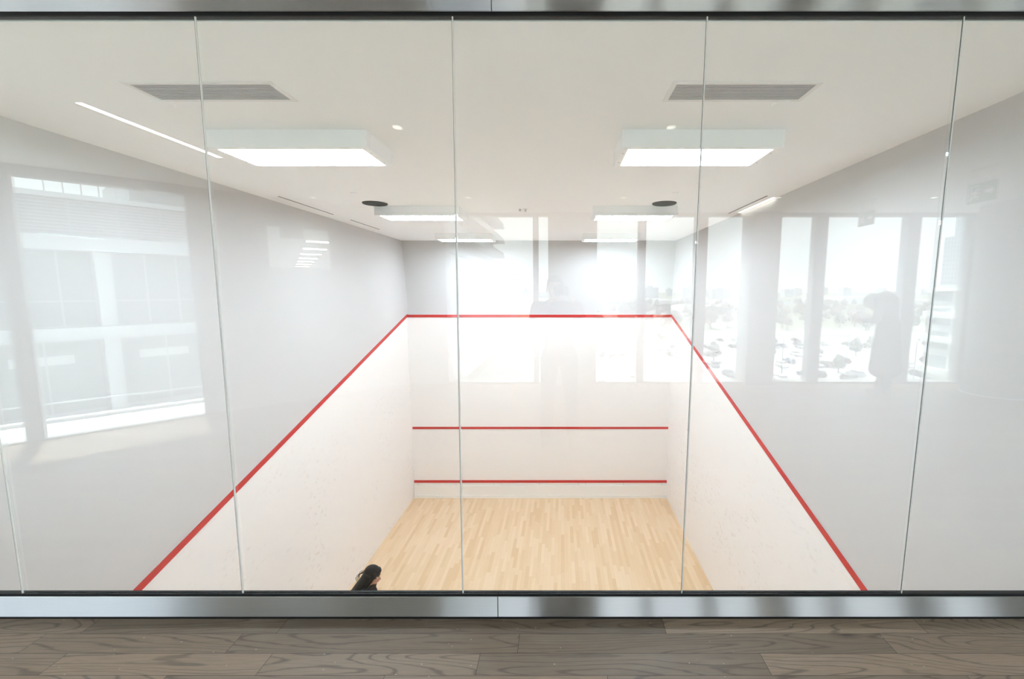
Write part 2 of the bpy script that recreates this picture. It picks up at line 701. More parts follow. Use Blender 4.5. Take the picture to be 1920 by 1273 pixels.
# ---- round dark ceiling speakers, cover plates, sprinkler, slot diffusers, light strips
for x, s in ((-2.54, 'left'), (1.41, 'right')):
    t = empty('ceiling_speaker', (x, 6.0, CC))
    tag(t, f'round dark ceiling speaker on the {s} side of the court ceiling', 'speaker', 'round ceiling speakers')
    MB().cyl((0, 0, -.012), (0, 0, .0), .158, .165, 40).done('rim', 'speaker_dark', t)
    MB().cyl((0, 0, -.016), (0, 0, -.012), .135, .14, 40).done('mesh_cover', 'speaker_dark', t)
    tag(MB().cyl((0, 0, -.010), (0, 0, .0), .055, .06, 28).done('cover_plate', 'court_ceiling_paint', None, loc=(x + (.02 if x < 0 else -.01), 2.86, CC)),
        f'small round white ceiling cap just beyond the {s} air grille', 'ceiling cap', 'small round caps on the ceiling')
    tag(MB().cyl((0, 0, -.010), (0, 0, .0), .035, .04, 24).done('cover_plate', 'court_ceiling_paint', None, loc=(x + (.02 if x < 0 else -.02), 5.36, CC)),
        f'tiny round white ceiling cap before the {s} dark speaker', 'ceiling cap', 'small round caps on the ceiling')
sp = empty('sprinkler_head', (-.52, 6.42, CC))
tag(sp, 'small sprinkler head at the middle of the court ceiling', 'sprinkler')
MB().cyl((0, 0, -.008), (0, 0, 0), .035, seg=20).done('plate', 'white_metal', sp)
MB().cyl((0, 0, -.035), (0, 0, -.008), .010, seg=12).cyl((0, 0, -.038), (0, 0, -.034), .02, seg=14).done('nozzle', 'grille_grey', sp)
tag(MB().cyl((0, 0, -.03), (0, 0, 0), .016, .02, 14).done('detector_head', 'grille_grey', None, loc=(-.60, 6.42, CC)), 'tiny grey detector head left of the ceiling sprinkler', 'detector')
for x, y0, y1, s in ((-3.57, 5.56, 6.87, 'left side, nearer the glass'), (-3.55, 7.38, 8.53, 'left side, nearer the front wall'),
                     (2.59, 5.53, 6.77, 'right side')):
    tag(MB().box((x - .007, y0, CC - .003), (x + .007, y1, CC)).done('slot_diffuser', 'grille_dark'),
        f'thin dark slot in the court ceiling, {s}', 'slot diffuser')
for x, y0, y1, lb in ((-3.045, 2.85, 3.97, 'glowing narrow light strip left of the first boxed light'),
                      (2.725, 5.64, 6.70, 'short glowing light strip along the right upper wall')):
    t = empty('strip_light', (x, y0, CC))
    tag(t, lb, 'light strip')
    MB().box((-.022, 0, -.003), (.022, y1 - y0, 0)).done('diffuser', 'strip_light', t)
    MB().box((-.028, -.006, -.002), (-.022, y1 - y0 + .006, 0)).box((.022, -.006, -.002), (.028, y1 - y0 + .006, 0)).done('frame', 'white_metal', t)

# ================================================================ GLASS PARTITION
# panel joints (x at the bottom, x at the top): the joints lean 25 mm over their height
GB, GT = .125, 2.831
jb = [XL, -2.731, -1.614, -.4975, .611, 1.725, XR]
jt = [XL, -2.706, -1.589, -.472, .634, 1.749, XR]
plab = ['clear glass panel against the left court wall', 'clear glass panel second from the left',
        'clear glass panel third from the left, in front of the left boxed light', 'clear glass panel just right of the middle joint',
        'clear glass panel second from the right', 'clear glass panel at the right end of the partition']
gp = .0045
for i in range(6):
    b = MB()
    x0, x1, x2, x3 = jb[i] + gp, jb[i + 1] - gp, jt[i + 1] - gp, jt[i] + gp
    b.poly([(x0, G, GB), (x1, G, GB), (x2, G, GT), (x3, G, GT)], (0, .012, 0))
    o = b.done('glazed_screen', 'partition_glass')
    tag(o, plab[i], 'glass screen', 'glass panels of the court partition')
for i in range(1, 6):
    t = empty('glass_joint', (jb[i], G, GB))
    tag(t, ['', 'grey sealed joint between glass panels, nearest the left edge', 'grey sealed joint crossing the left air grille',
            'grey sealed joint near the middle of the partition', 'grey sealed joint crossing the right air grille',
            'grey sealed joint nearest the right edge'][i], 'glass joint', 'joints between the glass panels')
    dx = jt[i] - jb[i]
    hz = GT - GB
    MB().poly([(-.0022, -.0005, 0), (.0035, -.0005, 0), (.0035 + dx, -.0005, hz), (-.0022 + dx, -.0005, hz)], (0, .005, 0)).done('silicone_bead', 'silicone', t)
    MB().poly([(-.0036, -.0003, 0), (-.0022, -.0003, 0), (-.0022 + dx, -.0003, hz), (-.0036 + dx, -.0003, hz)], (0, .004, 0)).done('glass_edge', 'glass_edge', t)

# steel channels and black gaskets
sx0, sx1 = -3.9, 2.9
for nm, z0, z1, xs, lb in (('trim_bottom', .0, .112, -.32, 'bottom'), ('trim_top', 2.848, 2.892, -.30, 'top')):
    t = empty(nm)
    struct(t, f'brushed steel channel along the {lb} of the glass partition', 'steel channel')
    MB().box((sx0, G - .012, z0), (xs - .001, G + .03, z1), .0015).done('steel_length', 'brushed_steel', t)
    MB().box((xs + .001, G - .012, z0), (sx1, G + .03, z1), .0015).done('steel_length', 'brushed_steel', t)
    MB().box((xs - .001, G - .008, z0), (xs + .001, G + .02, z1)).done('seam', 'gasket_black', t)
    if lb == 'bottom':
        MB().box((sx0, G - .005, .112), (sx1, G + .022, GB)).done('gasket', 'gasket_black', t)
        MB().box((sx0, G - .018, .0), (sx1, G - .012, .006)).done('shade_strip', 'gasket_black', t)  # solid black strip stands in for shade at the channel's foot
    else:
        MB().box((sx0, G - .005, GT), (sx1, G + .022, 2.848)).done('gasket', 'gasket_black', t)

# ================================================================ GALLERY SHELL
# plan of the gallery floor (real coordinates; the windows lie behind the camera)
DW0 = Vector((-8.55, 2.0))          # far end of the diagonal window wall
DW1 = Vector((-2.70, -3.50))        # where it meets the straight window wall
YW = -3.45                          # straight window wall
XE = 12.0
plan = [(-8.9, 2.05), (-8.9, 2.0), (-2.72, -3.8), (XE, -3.8), (XE, 2.05)]
# oak planks as real boards
rowA = [-4.6, -3.5, -2.33, -1.38, .51, 1.78, 3.2]
rows = {0: rowA, 1: [-5, -3.9, -2.49, -1.54, -.2, 1.54, 2.9], 2: [-4.4, -3.2, -2.26, -1.32, -.37, .91, 2.3, 3.6], 3: [-4.8, -2.9, -1.70, -.76, .2, 1.75, 3.0]}
bmf = bmesh.new()
PW = .1125
rnd = random.Random(5)
vals = []
k = 0
y1 = G
preset = {(0, 2): .62, (0, 3): .30, (0, 1): .45, (0, 4): .15, (1, 3): .42, (1, 4): .38, (1, 2): .6, (1, 5): .72, (2, 3): .86, (2, 4): .74, (2, 2): .66, (2, 5): .35,
          (3, 2): .62, (3, 3): .8, (3, 4): .5}
while y1 > -3.8:
    y0 = max(-3.8, y1 - PW)
    js = rows.get(k)
    if js is None:
        js = []
        x = -9 + rnd.uniform(0, 1)
        while x < XE:
            js.append(x)
            x += rnd.uniform(.9, 2.1)
    js = [j for j in js if -9 < j < XE]
    xs_ = [-9.0]
    if k in rows:
        x = js[0]
        pre = []
        while x > -8:
            x -= 1.4
            pre.append(x)
        post = []
        x = js[-1]
        while x < XE - 2:
            x += 1.5
            post.append(x)
        js = pre[::-1] + js + post
        base_i = len(pre)
    else:
        base_i = 0
    xs_ += [j for j in js if j > -8.95] + [XE]
    for i in range(len(xs_) - 1):
        a, c = xs_[i], xs_[i + 1]
        # keep only boards inside the diagonal wall
        e = .0009
        bmf.faces.new([bmf.verts.new((px, py, 0)) for px, py in ((a + e, y0 + e), (c - e, y0 + e), (c - e, y1 - e), (a + e, y1 - e))])
        vals.append(preset.get((k, i - base_i - 0), rnd.random()))
    y1 -= PW
    k += 1
lf = bmf.faces.layers.float.new('plank')
bmf.faces.ensure_lookup_table()
for i, v in enumerate(vals):
    bmf.faces[i][lf] = v
bmesh.ops.bisect_plane(bmf, geom=bmf.verts[:] + bmf.edges[:] + bmf.faces[:], plane_co=(-4.77, -1.55, 0), plane_no=(-.68, -.73, 0), clear_outer=True)
me = bpy.data.meshes.new('floor')
bmf.to_mesh(me)
bmf.free()
me.materials.append(M['oak'])
fl = bpy.data.objects.new('floor', me)
COL.objects.link(fl)
struct(fl, 'smoked grey-brown oak plank floor of the viewing gallery', 'floor')
MB().prism([(-8.70, G + .03), (-8.62, 1.93), (-2.80, -3.56), (-2.80, -3.75), (XE + .2, -3.75), (XE + .2, G + .03)], -.36, -.0008).done('floor_slab', 'grille_dark', fl)

# gallery ceiling with a lowered band over the glass
PLAN = [(-8.70, G + .03), (-8.62, 1.93), (-2.80, -3.56), (-2.80, -3.75), (XE + .2, -3.75), (XE + .2, G + .03)]
struct(MB().prism(PLAN, GC, GC + .35).done('ceiling', 'gallery_ceiling_paint'), 'white flat ceiling of the viewing gallery', 'ceiling')
struct(MB().box((XL - .15, G - .01, 2.893), (XR + .25, G + .40, GC + .02)).done('wall_header', 'gallery_ceiling_paint'), 'narrow white wall strip above the steel channel', 'wall')
struct(MB().box((-9.2, G - .01, -.36), (XL - .16, G + .20, GC)).done('wall_partition_left', 'gallery_wall_paint'), 'white gallery wall left of the glass', 'wall')
struct(MB().box((XR + .24, G - .01, -.36), (XE + .2, G + .20, GC)).done('wall_partition_right', 'gallery_wall_paint'), 'white gallery wall right of the glass', 'wall')
struct(MB().box((XE, -3.75, -.36), (XE + .2, G, GC)).done('wall_east', 'gallery_wall_paint'), 'white end wall of the gallery', 'wall')

# straight window wall: piers and windows
HD = 2.90


def pier(name, x0, x1, label, mat='column_paint', d0=-.28, d1=.10):
    struct(MB().box((x0, YW + d0, -.3), (x1, YW + d1, GC), .004).done(name, mat), label, 'pier')


struct(MB().box((-2.75, YW - .25, -.3), (-1.98, YW + .06, GC)).done('wall_rear', 'column_paint'), 'narrow grey wall between the diagonal wall and the first window', 'wall')
pier('wall_pier', -.22, .61, 'broad grey pier between the windows behind the photographer')
pier('wall_pier', 3.21, 3.69, 'grey pier between the third and fourth windows', d1=.16)
WN = [(-1.98, -.48, -.39, -.22), (.61, 1.33, 1.45, 2.38, 2.50, 3.21), (3.69, 4.34, 4.54, 5.90, 6.12, 6.98, 7.10, 8.4, 8.55, 10.2, 10.3, 12.0)]
wn = 0
for spec in ([(-1.98, -.48), (-.39, -.22)], [(.61, 1.33), (1.45, 2.30), (2.50, 3.21)], [(3.69, 4.34), (4.54, 5.90), (6.12, 6.98), (7.10, 8.40), (8.55, 10.2), (10.3, 12.0)]):
    wn += 1
    t = empty(f'window_{wn}', (0, YW, 0))
    struct(t, ['', 'tall window nearest the diagonal wall, white terraced building outside', 'tall three-pane window over the car park', 'long run of tall windows with a round column before it'][wn], 'window')
    x0, x1 = spec[0][0], spec[-1][1]
    b = MB()
    b.box((x0, -.12, HD), (x1, .05, GC)).box((x0, -.12, -.3), (x1, .05, .035))
    for i in range(len(spec) - 1):
        b.box((spec[i][1], -.12, .03), (spec[i + 1][0], .05, HD + .01), .003)
    b.done('window_frame', 'mullion_grey', t)
    for a, c in spec:
        MB().box((a, -.06, .03), (c, -.04, HD + .01)).done('pane', 'window_glass', t)

# round column
t = empty('column', (6.93, -2.68, 0))
struct(t, 'round grey column in front of the right windows', 'column')
MB().cyl((0, 0, 0), (0, 0, GC), .40, seg=56).done('shaft', 'column_paint', t, smooth=False)
MB().cyl((0, 0, 0), (0, 0, .015), .412, seg=56).done('base_ring', 'brushed_steel', t)

# diagonal wall: windows from the far end to -4.77,-1.55, then solid wall with a high interior window
P0 = Vector((-4.77, -1.55))
dv = (DW0 - P0).normalized()          # towards the far left end
dn = Vector((dv.y, -dv.x))            # into the room
if dn.dot(Vector((1, 1))) < 0:
    dn = -dn
rzd = math.atan2(dv.y, dv.x)
t = empty('window_4', (P0.x, P0.y, 0), rzd)
struct(t, 'diagonal window wall with wide tall panes, louvred building outside', 'window')
sgn = 1 if Vector((-dv.y, dv.x)).dot(dn) > 0 else -1   # local +y is into the room when sgn == 1
LW = (DW0 - P0).length
pn = [(0.0, 1.355), (1.50, 2.90), (3.05, 4.45)]
b = MB()
b.box((0, -.10, 2.84), (LW, .05, GC)).box((0, -.10, -.3), (LW, .05, .02))
for i in range(len(pn) - 1):
    b.box((pn[i][1], -.10, .02), (pn[i + 1][0], .06, 2.85), .003)
b.box((pn[-1][1], -.10, .02), (LW, .06, 2.85))
b.done('window_frame', 'mullion_grey', t)
for a, c in pn:
    MB().box((a, -.05, .02), (c, -.03, 2.85)).done('pane', 'window_glass', t)
# solid part
t = empty('wall_diagonal', (P0.x, P0.y, 0), rzd)
struct(t, 'grey diagonal wall with a high interior window beside the diagonal windows', 'wall')
Q = (Vector((-2.72, -3.45)) - P0).length
o0, o1 = -.85, -1.65               # opening span measured along the wall
b = MB()
b.box((-.0, -.05, -.3), (o0, .04, GC))
b.box((o1, -.05, -.3), (-Q - .03, .04, GC))
b.box((o0, -.05, -.3), (o1, .04, 1.97)).box((o0, -.05, 2.55), (o1, .04, GC))
b.done('wall_panel', 'column_paint', t)
MB().box((o0, -.02, 1.97), (o1, -.01, 2.55)).done('pane', 'window_glass', t)
MB().box((-1.02, -.12, 2.40), (-1.28, .065, 2.57)).done('bracket_panel', 'column_paint', t)
# corridor behind the high window
cdir = Vector((-.54, -.84)).normalized()
cs = Vector((-6.48, -7.7)) - cdir * 4.6   # looking away from the court
ccrz = math.atan2(cdir.y, cdir.x)
t = empty('corridor', (cs.x, cs.y, 0), ccrz)
struct(t, 'bright corridor seen through the high interior window', 'corridor')
b = MB()
b.box((1.0, -1.3, 2.95), (24, 1.3, 3.05)).box((1.0, -1.4, -.3), (24, -1.3, 3.05)).box((1.0, 1.3, -.3), (24, 1.4, 3.05)).box((24, -1.4, -.3), (24.1, 1.4, 3.05)).box((1.0, -1.4, -.4), (24, 1.4, -.3))
b.done('corridor_shell', 'white_metal', t)
lt = None
for k in range(7):
    x = 4.6 + k * 2.4
    lb = 'long slim ceiling light in the corridor, one of the receding row'
    if lt is None:
        lt = empty('corridor_light')
        tag(lt, lb, 'ceiling light', 'corridor lights in a receding row')
        MB().box((-.12, -.32, 2.925), (.12, .32, 2.95)).done('diffuser', 'corridor_light', lt)
        MB().box((-.15, -.35, 2.94), (.15, .35, 2.95)).done('housing', 'white_metal', lt)
        lt.location = Vector((cs.x, cs.y, 0)) + Vector((cdir.x, cdir.y, 0)) * x
        lt.rotation_euler = (0, 0, ccrz)
    else:
        dup(lt, Vector((cs.x, cs.y, 0)) + Vector((cdir.x, cdir.y, 0)) * x, ccrz, lb)

# gallery pot lights; extra ones by the windows are added to light the floor
pl = None
beam = False
pots = [(-1.31, .42), (.88, .42)] + [(x, -2.2) for x in (-3.5, -1.31, .88, 3.07, 5.26, 7.45)]
names = {-3.5: 'added leftmost', -1.31: 'second from the left', .88: 'third from the left', 3.07: 'added fourth from the left', 5.26: 'added fifth from the left', 7.45: 'added rightmost'}
for x, y in pots:
    lb = (f'small gallery ceiling downlight, {names[x]} in the row by the windows' if y < 0 else
          'small gallery ceiling downlight near the glass, ' + ('left' if x < 0 else 'right') + ' of two')
    if pl is None:
        pl = empty('downlight', (x, y, GC))
        tag(pl, lb, 'downlight', 'gallery downlights')
        MB().cyl((0, 0, -.004), (0, 0, 0), .058, seg=28).done('trim_ring', 'white_metal', pl)
        MB().cyl((0, 0, -.006), (0, 0, -.003), .035, seg=24).done('lamp', 'pot_light', pl)
    elif y > 0:
        dup(pl, (x, y, GC), label=lb)
        continue
    elif not beam:
        beam = True
        pl = dup(pl, (x, y, GC), label=lb)
        ld = bpy.data.lights.new('added_beam', 'SPOT')  # spot added to brighten the gallery floor
        ld.energy = POT
        ld.color = (1, .95, .88)
        ld.spot_size = math.radians(125)
        ld.spot_blend = 1.0
        ld.shadow_soft_size = .06
        lo = bpy.data.objects.new('added_beam', ld)
        COL.objects.link(lo)
        lo.parent = pl
        lo.location = (0, 0, -.02)
    else:
        dup(pl, (x, y, GC), label=lb)

# exit signs (plates at right angles to the glass, hung from the ceiling)
def exit_sign(x, y, label):
    t = empty('exit_sign', (x, y, GC))
    tag(t, label, 'exit sign')
    zb, zt = -.36, -.16
    MB().box((-.012, -.155, zb), (.012, .155, zt), .003).done('sign_plate', 'sign_green', t)
    MB().box((-.02, -.165, zt), (.02, .165, zt + .025), .003).box((-.01, -.10, zt + .025), (.01, -.09, -.02)).box((-.01, .09, zt + .025), (.01, .10, -.02)).box((-.03, -.13, -.02), (.03, .13, 0), .003).done('hanger', 'clear_plate', t)
    for s in (-1, 1):
        X = s * .0125

        def pg(pts, nm):
            MB().poly([(X, s * py * 1.0, zb + pz) for py, pz in pts], (s * .002, 0, 0)).done(nm, 'sign_white', t)
        # arrow pointing to +y (seen from -x it lies on the glass side)
        mirror = -1 if s > 0 else -1
        ar = [(.045, .085), (.10, .085), (.10, .06), (.14, .10), (.10, .14), (.10, .115), (.045, .115)]
        MB().poly([(X, py, zb + pz) for py, pz in ar], (s * .002, 0, 0)).done('arrow', 'sign_white', t)
        # doorway and running figure
        b = MB()
        b.poly([(X, -.13, zb + .02), (X, -.115, zb + .02), (X, -.115, zb + .17), (X, -.13, zb + .17)], (s * .002, 0, 0))
        b.poly([(X, -.13, zb + .17), (X, -.03, zb + .17), (X, -.03, zb + .18), (X, -.13, zb + .18)], (s * .002, 0, 0))
        b.done('door_symbol', 'sign_white', t)
        b = MB()
        fig = [(-.085, .125), (-.05, .118), (-.02, .095), (-.025, .085), (-.05, .10), (-.055, .075), (-.025, .06), (-.03, .03), (-.042, .03), (-.042, .052), (-.07, .06), (-.10, .03), (-.112, .038), (-.085, .075), (-.078, .105), (-.10, .09), (-.108, .098)]
        b.poly([(X, py, zb + pz) for py, pz in fig], (s * .002, 0, 0))
        b.cyl((X, -.045, zb + .138), (X + s * .002, -.045, zb + .138), .012, seg=14)
        b.done('running_figure', 'sign_white', t)


exit_sign(4.5, -.70, 'green running figure exit sign hanging nearer the glass')
exit_sign(4.47, -2.40, 'green running figure exit sign hanging nearer the windows')

# ================================================================ PEOPLE
def body(name, prims, mat, parent, voxel=.008, smooth=6):
    """one continuous surface grown over a chain of tapered shapes"""
    b = MB()
    for p in prims:
        if p[0] == 'c':
            b.cap(p[1], p[2], p[3], p[4])
        else:
            b.ball(p[1], p[2], 18, p[3] if len(p) > 3 else None)
    o = b.done(name, mat, parent, smooth=True)
    rm = o.modifiers.new('remesh', 'REMESH')
    rm.mode = 'VOXEL'
    rm.voxel_size = voxel
    rm.use_smooth_shade = True
    sm = o.modifiers.new('smooth', 'SMOOTH')
    sm.factor = .5
    sm.iterations = smooth
    return o


def V(*a):
    return Vector(a)


def hand(prims, w, d, side, curl=.35, s=1.0, thumb_dir=None):
    """palm + four fingers + thumb; w wrist point, d direction of the hand, thumb_dir sideways towards the thumb"""
    d = d.normalized()
    th = (thumb_dir or V(0, 1, 0))
    th = (th - d * th.dot(d)).normalized()
    nrm = d.cross(th).normalized() * side
    pc = w + d * .045 * s
    for k in range(4):
        off = th * (.027 - .018 * k) * s
        base = w + d * .085 * s + off
        prims.append(('c', w + d * .01 * s + off * .6, .014 * s, base, .0115 * s))
        L = (.036, .041, .038, .030)[k] * s
        m1 = base + (d * math.cos(curl) + nrm * math.sin(curl)) * L
        m2 = m1 + (d * math.cos(curl * 2.2) + nrm * math.sin(curl * 2.2)) * L * .75
        prims.append(('c', base, .0095 * s, m1, .0085 * s))
        prims.append(('c', m1, .0085 * s, m2, .0072 * s))
    tb = w + d * .025 * s + th * .026 * s
    t1 = tb + (d * .62 + th * .72 + nrm * .25).normalized() * .038 * s
    t2 = t1 + (d * .85 + th * .35 + nrm * .35).normalized() * .030 * s
    prims.append(('c', tb, .0135 * s, t1, .0105 * s))
    prims.append(('c', t1, .0105 * s, t2, .0085 * s))


def person(name, loc, rz, label, P, H=1.70, hair='short', female=False, coat=None, top='cloth_black', legs='cloth_black', shoes='shoe_dark', hairmat='hair_brown', hood=False):
    """P: joints in metres for a 1.70 m figure facing +y"""
    t = empty(name, loc, rz)
    t.scale = (H / 1.7,) * 3
    tag(t, label, 'person')
    hc = P['head']                      # head centre
    pitch = P.get('pitch', 0.0)         # head bowed forward by this angle
    R = Euler((-pitch, 0, 0)).to_matrix()

    def hp(x, y, z):
        return hc + R @ V(x, y, z)
    nb, ch, wa, pe = P['neck'], P['chest'], P['waist'], P['pelvis']
    shw = .155 if female else .185
    pr = []
    hq = Euler((-pitch, 0, 0))
    pr += [('b', hp(0, -.012, .025), (.076, .096, .094), hq), ('b', hp(0, .022, -.035), (.058, .068, .078), hq), ('b', hp(0, .055, -.088), (.026, .026, .022), hq),
           ('c', hp(0, .084, .012), .011, hp(0, .104, -.018), .0145), ('b', hp(.013, .094, -.022), (.010, .012, .008), hq), ('b', hp(-.013, .094, -.022), (.010, .012, .008), hq),
           ('b', hp(.079, -.005, -.008), (.010, .020, .030), hq), ('b', hp(-.079, -.005, -.008), (.010, .020, .030), hq),
           ('b', hp(.034, .066, .028), (.026, .018, .012), hq), ('b', hp(-.034, .066, .028), (.026, .018, .012), hq), ('b', hp(0, .084, -.052), (.024, .012, .013), hq)]
    pr.append(('c', hp(0, -.015, -.06), .052, nb, .056))
    pr += [('c', nb + V(-.07, 0, -.035), .058, nb + V(.07, 0, -.035), .058), ('b', ch, (.150 if female else .168, .105, .15)), ('c', ch, .11, wa, .105), ('b', wa, (.125, .095, .12)), ('b', pe, (.155, .110, .12))]
    for s, S in ((-1, 'L'), (1, 'R')):
        sh, el, wr = P['sh' + S], P['el' + S], P['wr' + S]
        pr += [('c', nb + V(s * .07, 0, -.045), .055, sh, .055), ('c', sh, .050, el, .039), ('c', el, .039, wr, .026)]
        hand(pr, wr, P.get('hd' + S, wr - el), P.get('hs' + S, 1) * s, P.get('curl', .35), 1.0, P.get('th' + S, V(0, 1, 0)))
        hi, kn, an = P['hi' + S], P['kn' + S], P['an' + S]
        fd = P.get('ft' + S, V(0, 1, 0)).normalized()
        pr += [('c', hi, .088, kn, .056), ('c', kn, .055, kn.lerp(an, .35) + V(0, -.012, 0), .053), ('c', kn.lerp(an, .35) + V(0, -.012, 0), .052, an, .037),
               ('c', an + V(0, 0, -.035) - fd * .03, .036, an + V(0, 0, -.05) + fd * .13, .030)]
    body('body', pr, 'skin', t, .006, 3)
    # face details
    for s in (-1, 1):
        e = MB().ball(hp(s * .031, .074, .012), (.013, .008, .008), 12, hq).done('eye', 'eye_white', t, smooth=True)
        MB().ball(hp(s * .031, .081, .012), (.006, .003, .006), 10, hq).done('pupil', 'hair_black', e, smooth=True)
        MB().cap(hp(s * .016, .084, .034), .004, hp(s * .046, .074, .034), .0035).done('eyebrow', hairmat, t, smooth=True)
    MB().ball(hp(0, .0925, -.052), (.020, .006, .006), 12, hq).done('lips', 'lip', t, smooth=True)
    # clothing
    tp = [('c', nb + V(-.08, 0, -.045), .068, nb + V(.08, 0, -.045), .068), ('b', ch, (.168 if female else .188, .122, .165)), ('c', ch, .128, wa, .120), ('b', wa, (.142, .112, .13)), ('b', pe + V(0, 0, .03), (.17, .125, .11)),
          ('c', nb + V(0, 0, .0), .062, nb + V(0, 0, -.04), .07)]
    for s, S in ((-1, 'L'), (1, 'R')):
        sh, el, wr = P['sh' + S], P['el' + S], P['wr' + S]
        tp += [('c', nb + V(s * .08, 0, -.05), .066, sh, .068), ('c', sh, .066, el, .053), ('c', el, .053, el.lerp(wr, .93), .038)]
    if coat:
        hem, rw = coat
        tp += [('c', nb + V(-.15, -.01, .0), .085, nb + V(.15, -.01, .0), .085)] if hood else []
        for k in range(22):
            f = k / 21
            c = wa.lerp(V(pe.x, pe.y, hem + .08), f)
            tp.append(('b', c, (.17 + rw * f, .14 + rw * .6 * f, .14)))
        body('coat', tp, top, t, .010, 6)
        if hood:
            body('hood', [('b', hp(0, -.02, .03), (.105, .115, .115), hq), ('c', hp(0, -.05, -.02), .09, nb + V(0, -.02, .02), .10)], top, t, .009, 6)
    else:
        body('jacket', tp, top, t, .008, 5)
    lg = [('b', pe, (.166, .120, .12))]
    sh_ = []
    for s, S in ((-1, 'L'), (1, 'R')):
        hi, kn, an = P['hi' + S], P['kn' + S], P['an' + S]
        fd = P.get('ft' + S, V(0, 1, 0)).normalized()
        lg += [('c', hi, .098, kn, .066), ('c', kn, .070, kn.lerp(an, .38) + V(0, -.012, 0), .070), ('c', kn.lerp(an, .38) + V(0, -.012, 0), .069, an + V(0, 0, .02), .054)]
        sh_.append([('c', an + V(0, 0, -.03) - fd * .035, .044, an + V(0, 0, -.043) + fd * .13, .038), ('c', an + V(0, 0, .0), .046, an + V(0, 0, -.03), .046)])
    body('trousers', lg, legs, t, .008, 4)
    for q in sh_:
        body('shoe', q, shoes, t, .007, 3)
    # hair
    if hair == 'short' and not hood:
        body('hair', [('b', hp(0, -.024, .040), (.084, .098, .092), hq), ('b', hp(0, -.05, -.005), (.078, .066, .07), hq), ('b', hp(0, .04, .088), (.055, .04, .026), hq)], hairmat, t, .007, 3)
    if hair == 'long':
        hr = [('b', hp(0, -.020, .040), (.090, .108, .098), hq), ('b', hp(0, .045, .085), (.060, .045, .028), hq)]
        rr = random.Random(3)
        for k in range(30):
            a = -1.75 + 3.5 * k / 29
            x0, y0 = .080 * math.sin(a), -.035 - .062 * math.cos(a)
            p0 = hp(x0, y0, .03)
            p1 = hp(x0 * 1.18, y0 - .035, -.10)
            dr = P['hairdrift']
            p2 = V(p1.x * .95, p1.y, p1.z) + dr * .5 + V(rr.uniform(-.01, .01), rr.uniform(-.01, .01), -.10)
            p3 = p2 + dr * .6 + V(rr.uniform(-.015, .015) - p2.x * .15, rr.uniform(-.02, .02), rr.uniform(-.14, -.09))
            hr += [('c', p0, .024, p1, .021), ('c', p1, .021, p2, .017), ('c', p2, .017, p3, .009)]
        for s in (-1, 1):   # front locks beside the cheeks
            hr += [('c', hp(s * .070, .035, .06), .028, hp(s * .083, .005, -.05), .026), ('c', hp(s * .083, .005, -.05), .026, hp(s * .088, -.03, -.15), .018)]
        ho = body('hair', hr, hairmat, t, .0055, 2)
        # loose strands standing off the back
        b = MB()
        for k in range(5):
            x0 = (-.02, .0, .02, -.035, .035)[k]
            q0 = hp(x0, -.118, .02)
            q1 = hp(x0, -.165 - .006 * k, -.03)
            q2 = hp(x0, -.175 - .006 * k, -.09)
            q3 = hp(x0, -.135, -.16)
            for a, c in ((q0, q1), (q1, q2), (q2, q3)):
                b.cyl(a, c, .0032, seg=6)
        b.done('loose_strand', hairmat, ho)
    return t


# walking woman seen from above at the foot of the picture; she faces the right wall
PW_ = dict(head=V(0, .10, 1.555), pitch=.33, neck=V(0, .035, 1.43), chest=V(0, .01, 1.24), waist=V(0, 0, 1.06), pelvis=V(0, 0, .93),
           shL=V(-.165, .02, 1.385), elL=V(-.20, -.05, 1.12), wrL=V(-.19, .12, .93), thL=V(1, 0, 0), shR=V(.165, .02, 1.385), elR=V(.20, -.13, 1.14), wrR=V(.20, -.09, .88), thR=V(-.3, 1, 0),
           hiL=V(-.09, 0, .90), knL=V(-.09, .20, .50), anL=V(-.09, .30, .09), hiR=V(.09, 0, .90), knR=V(.09, -.02, .49), anR=V(.09, -.30, .13), hairdrift=V(0, -.15, 0))
person('person', (-2.56, 5.19, CF), -PI / 2, 'long black-haired person in black walking across the court floor at the bottom edge', PW_, H=1.66, hair='long', female=True,
       top='cloth_black', legs='cloth_black', shoes='shoe_white', hairmat='hair_black')

# photographer right behind the camera, holding it in both hands
PP = dict(head=V(-.04, .03, 1.60), pitch=.05, neck=V(-.03, 0, 1.46), chest=V(-.01, 0, 1.26), waist=V(0, 0, 1.07), pelvis=V(0, 0, .94),
          shL=V(-.215, .01, 1.41), elL=V(-.27, .10, 1.16), wrL=V(-.088, .225, 1.485), hdL=V(.38, .45, .5), thL=V(.6, 0, .8),
          shR=V(.175, .01, 1.41), elR=V(.25, .09, 1.16), wrR=V(.128, .215, 1.485), hdR=V(-.42, .45, .5), thR=V(-.6, 0, .8), curl=.8,
          hiL=V(-.095, 0, .90), knL=V(-.12, .02, .49), anL=V(-.14, -.01, .086), hiR=V(.095, 0, .90), knR=V(.12, .03, .49), anR=V(.14, .01, .086))
person('person', (-.02, -.40, 0), 0, 'standing person in dark clothes holding a camera at the broad pier, reflected in the glass', PP, H=1.77, top='cloth_navy', legs='cloth_black')
t = empty('photo_camera', (0, -.075, EYE - .01))
tag(t, 'black camera held up in front of the photographer', 'camera')
MB().box((-.068, -.055, -.045), (.068, -.015, .045), .008).box((-.03, -.052, .04), (.03, -.02, .066), .006).box((.045, -.05, -.045), (.072, .0, .04), .008).done('camera_body', 'camera_black', t)
MB().cyl((0, -.02, 0), (0, .052, 0), .036, .039, 32).done('lens_barrel', 'camera_black', t)
MB().cyl((0, .050, 0), (0, .0535, 0), .030, seg=28).done('lens_front', 'lens_glass', t)

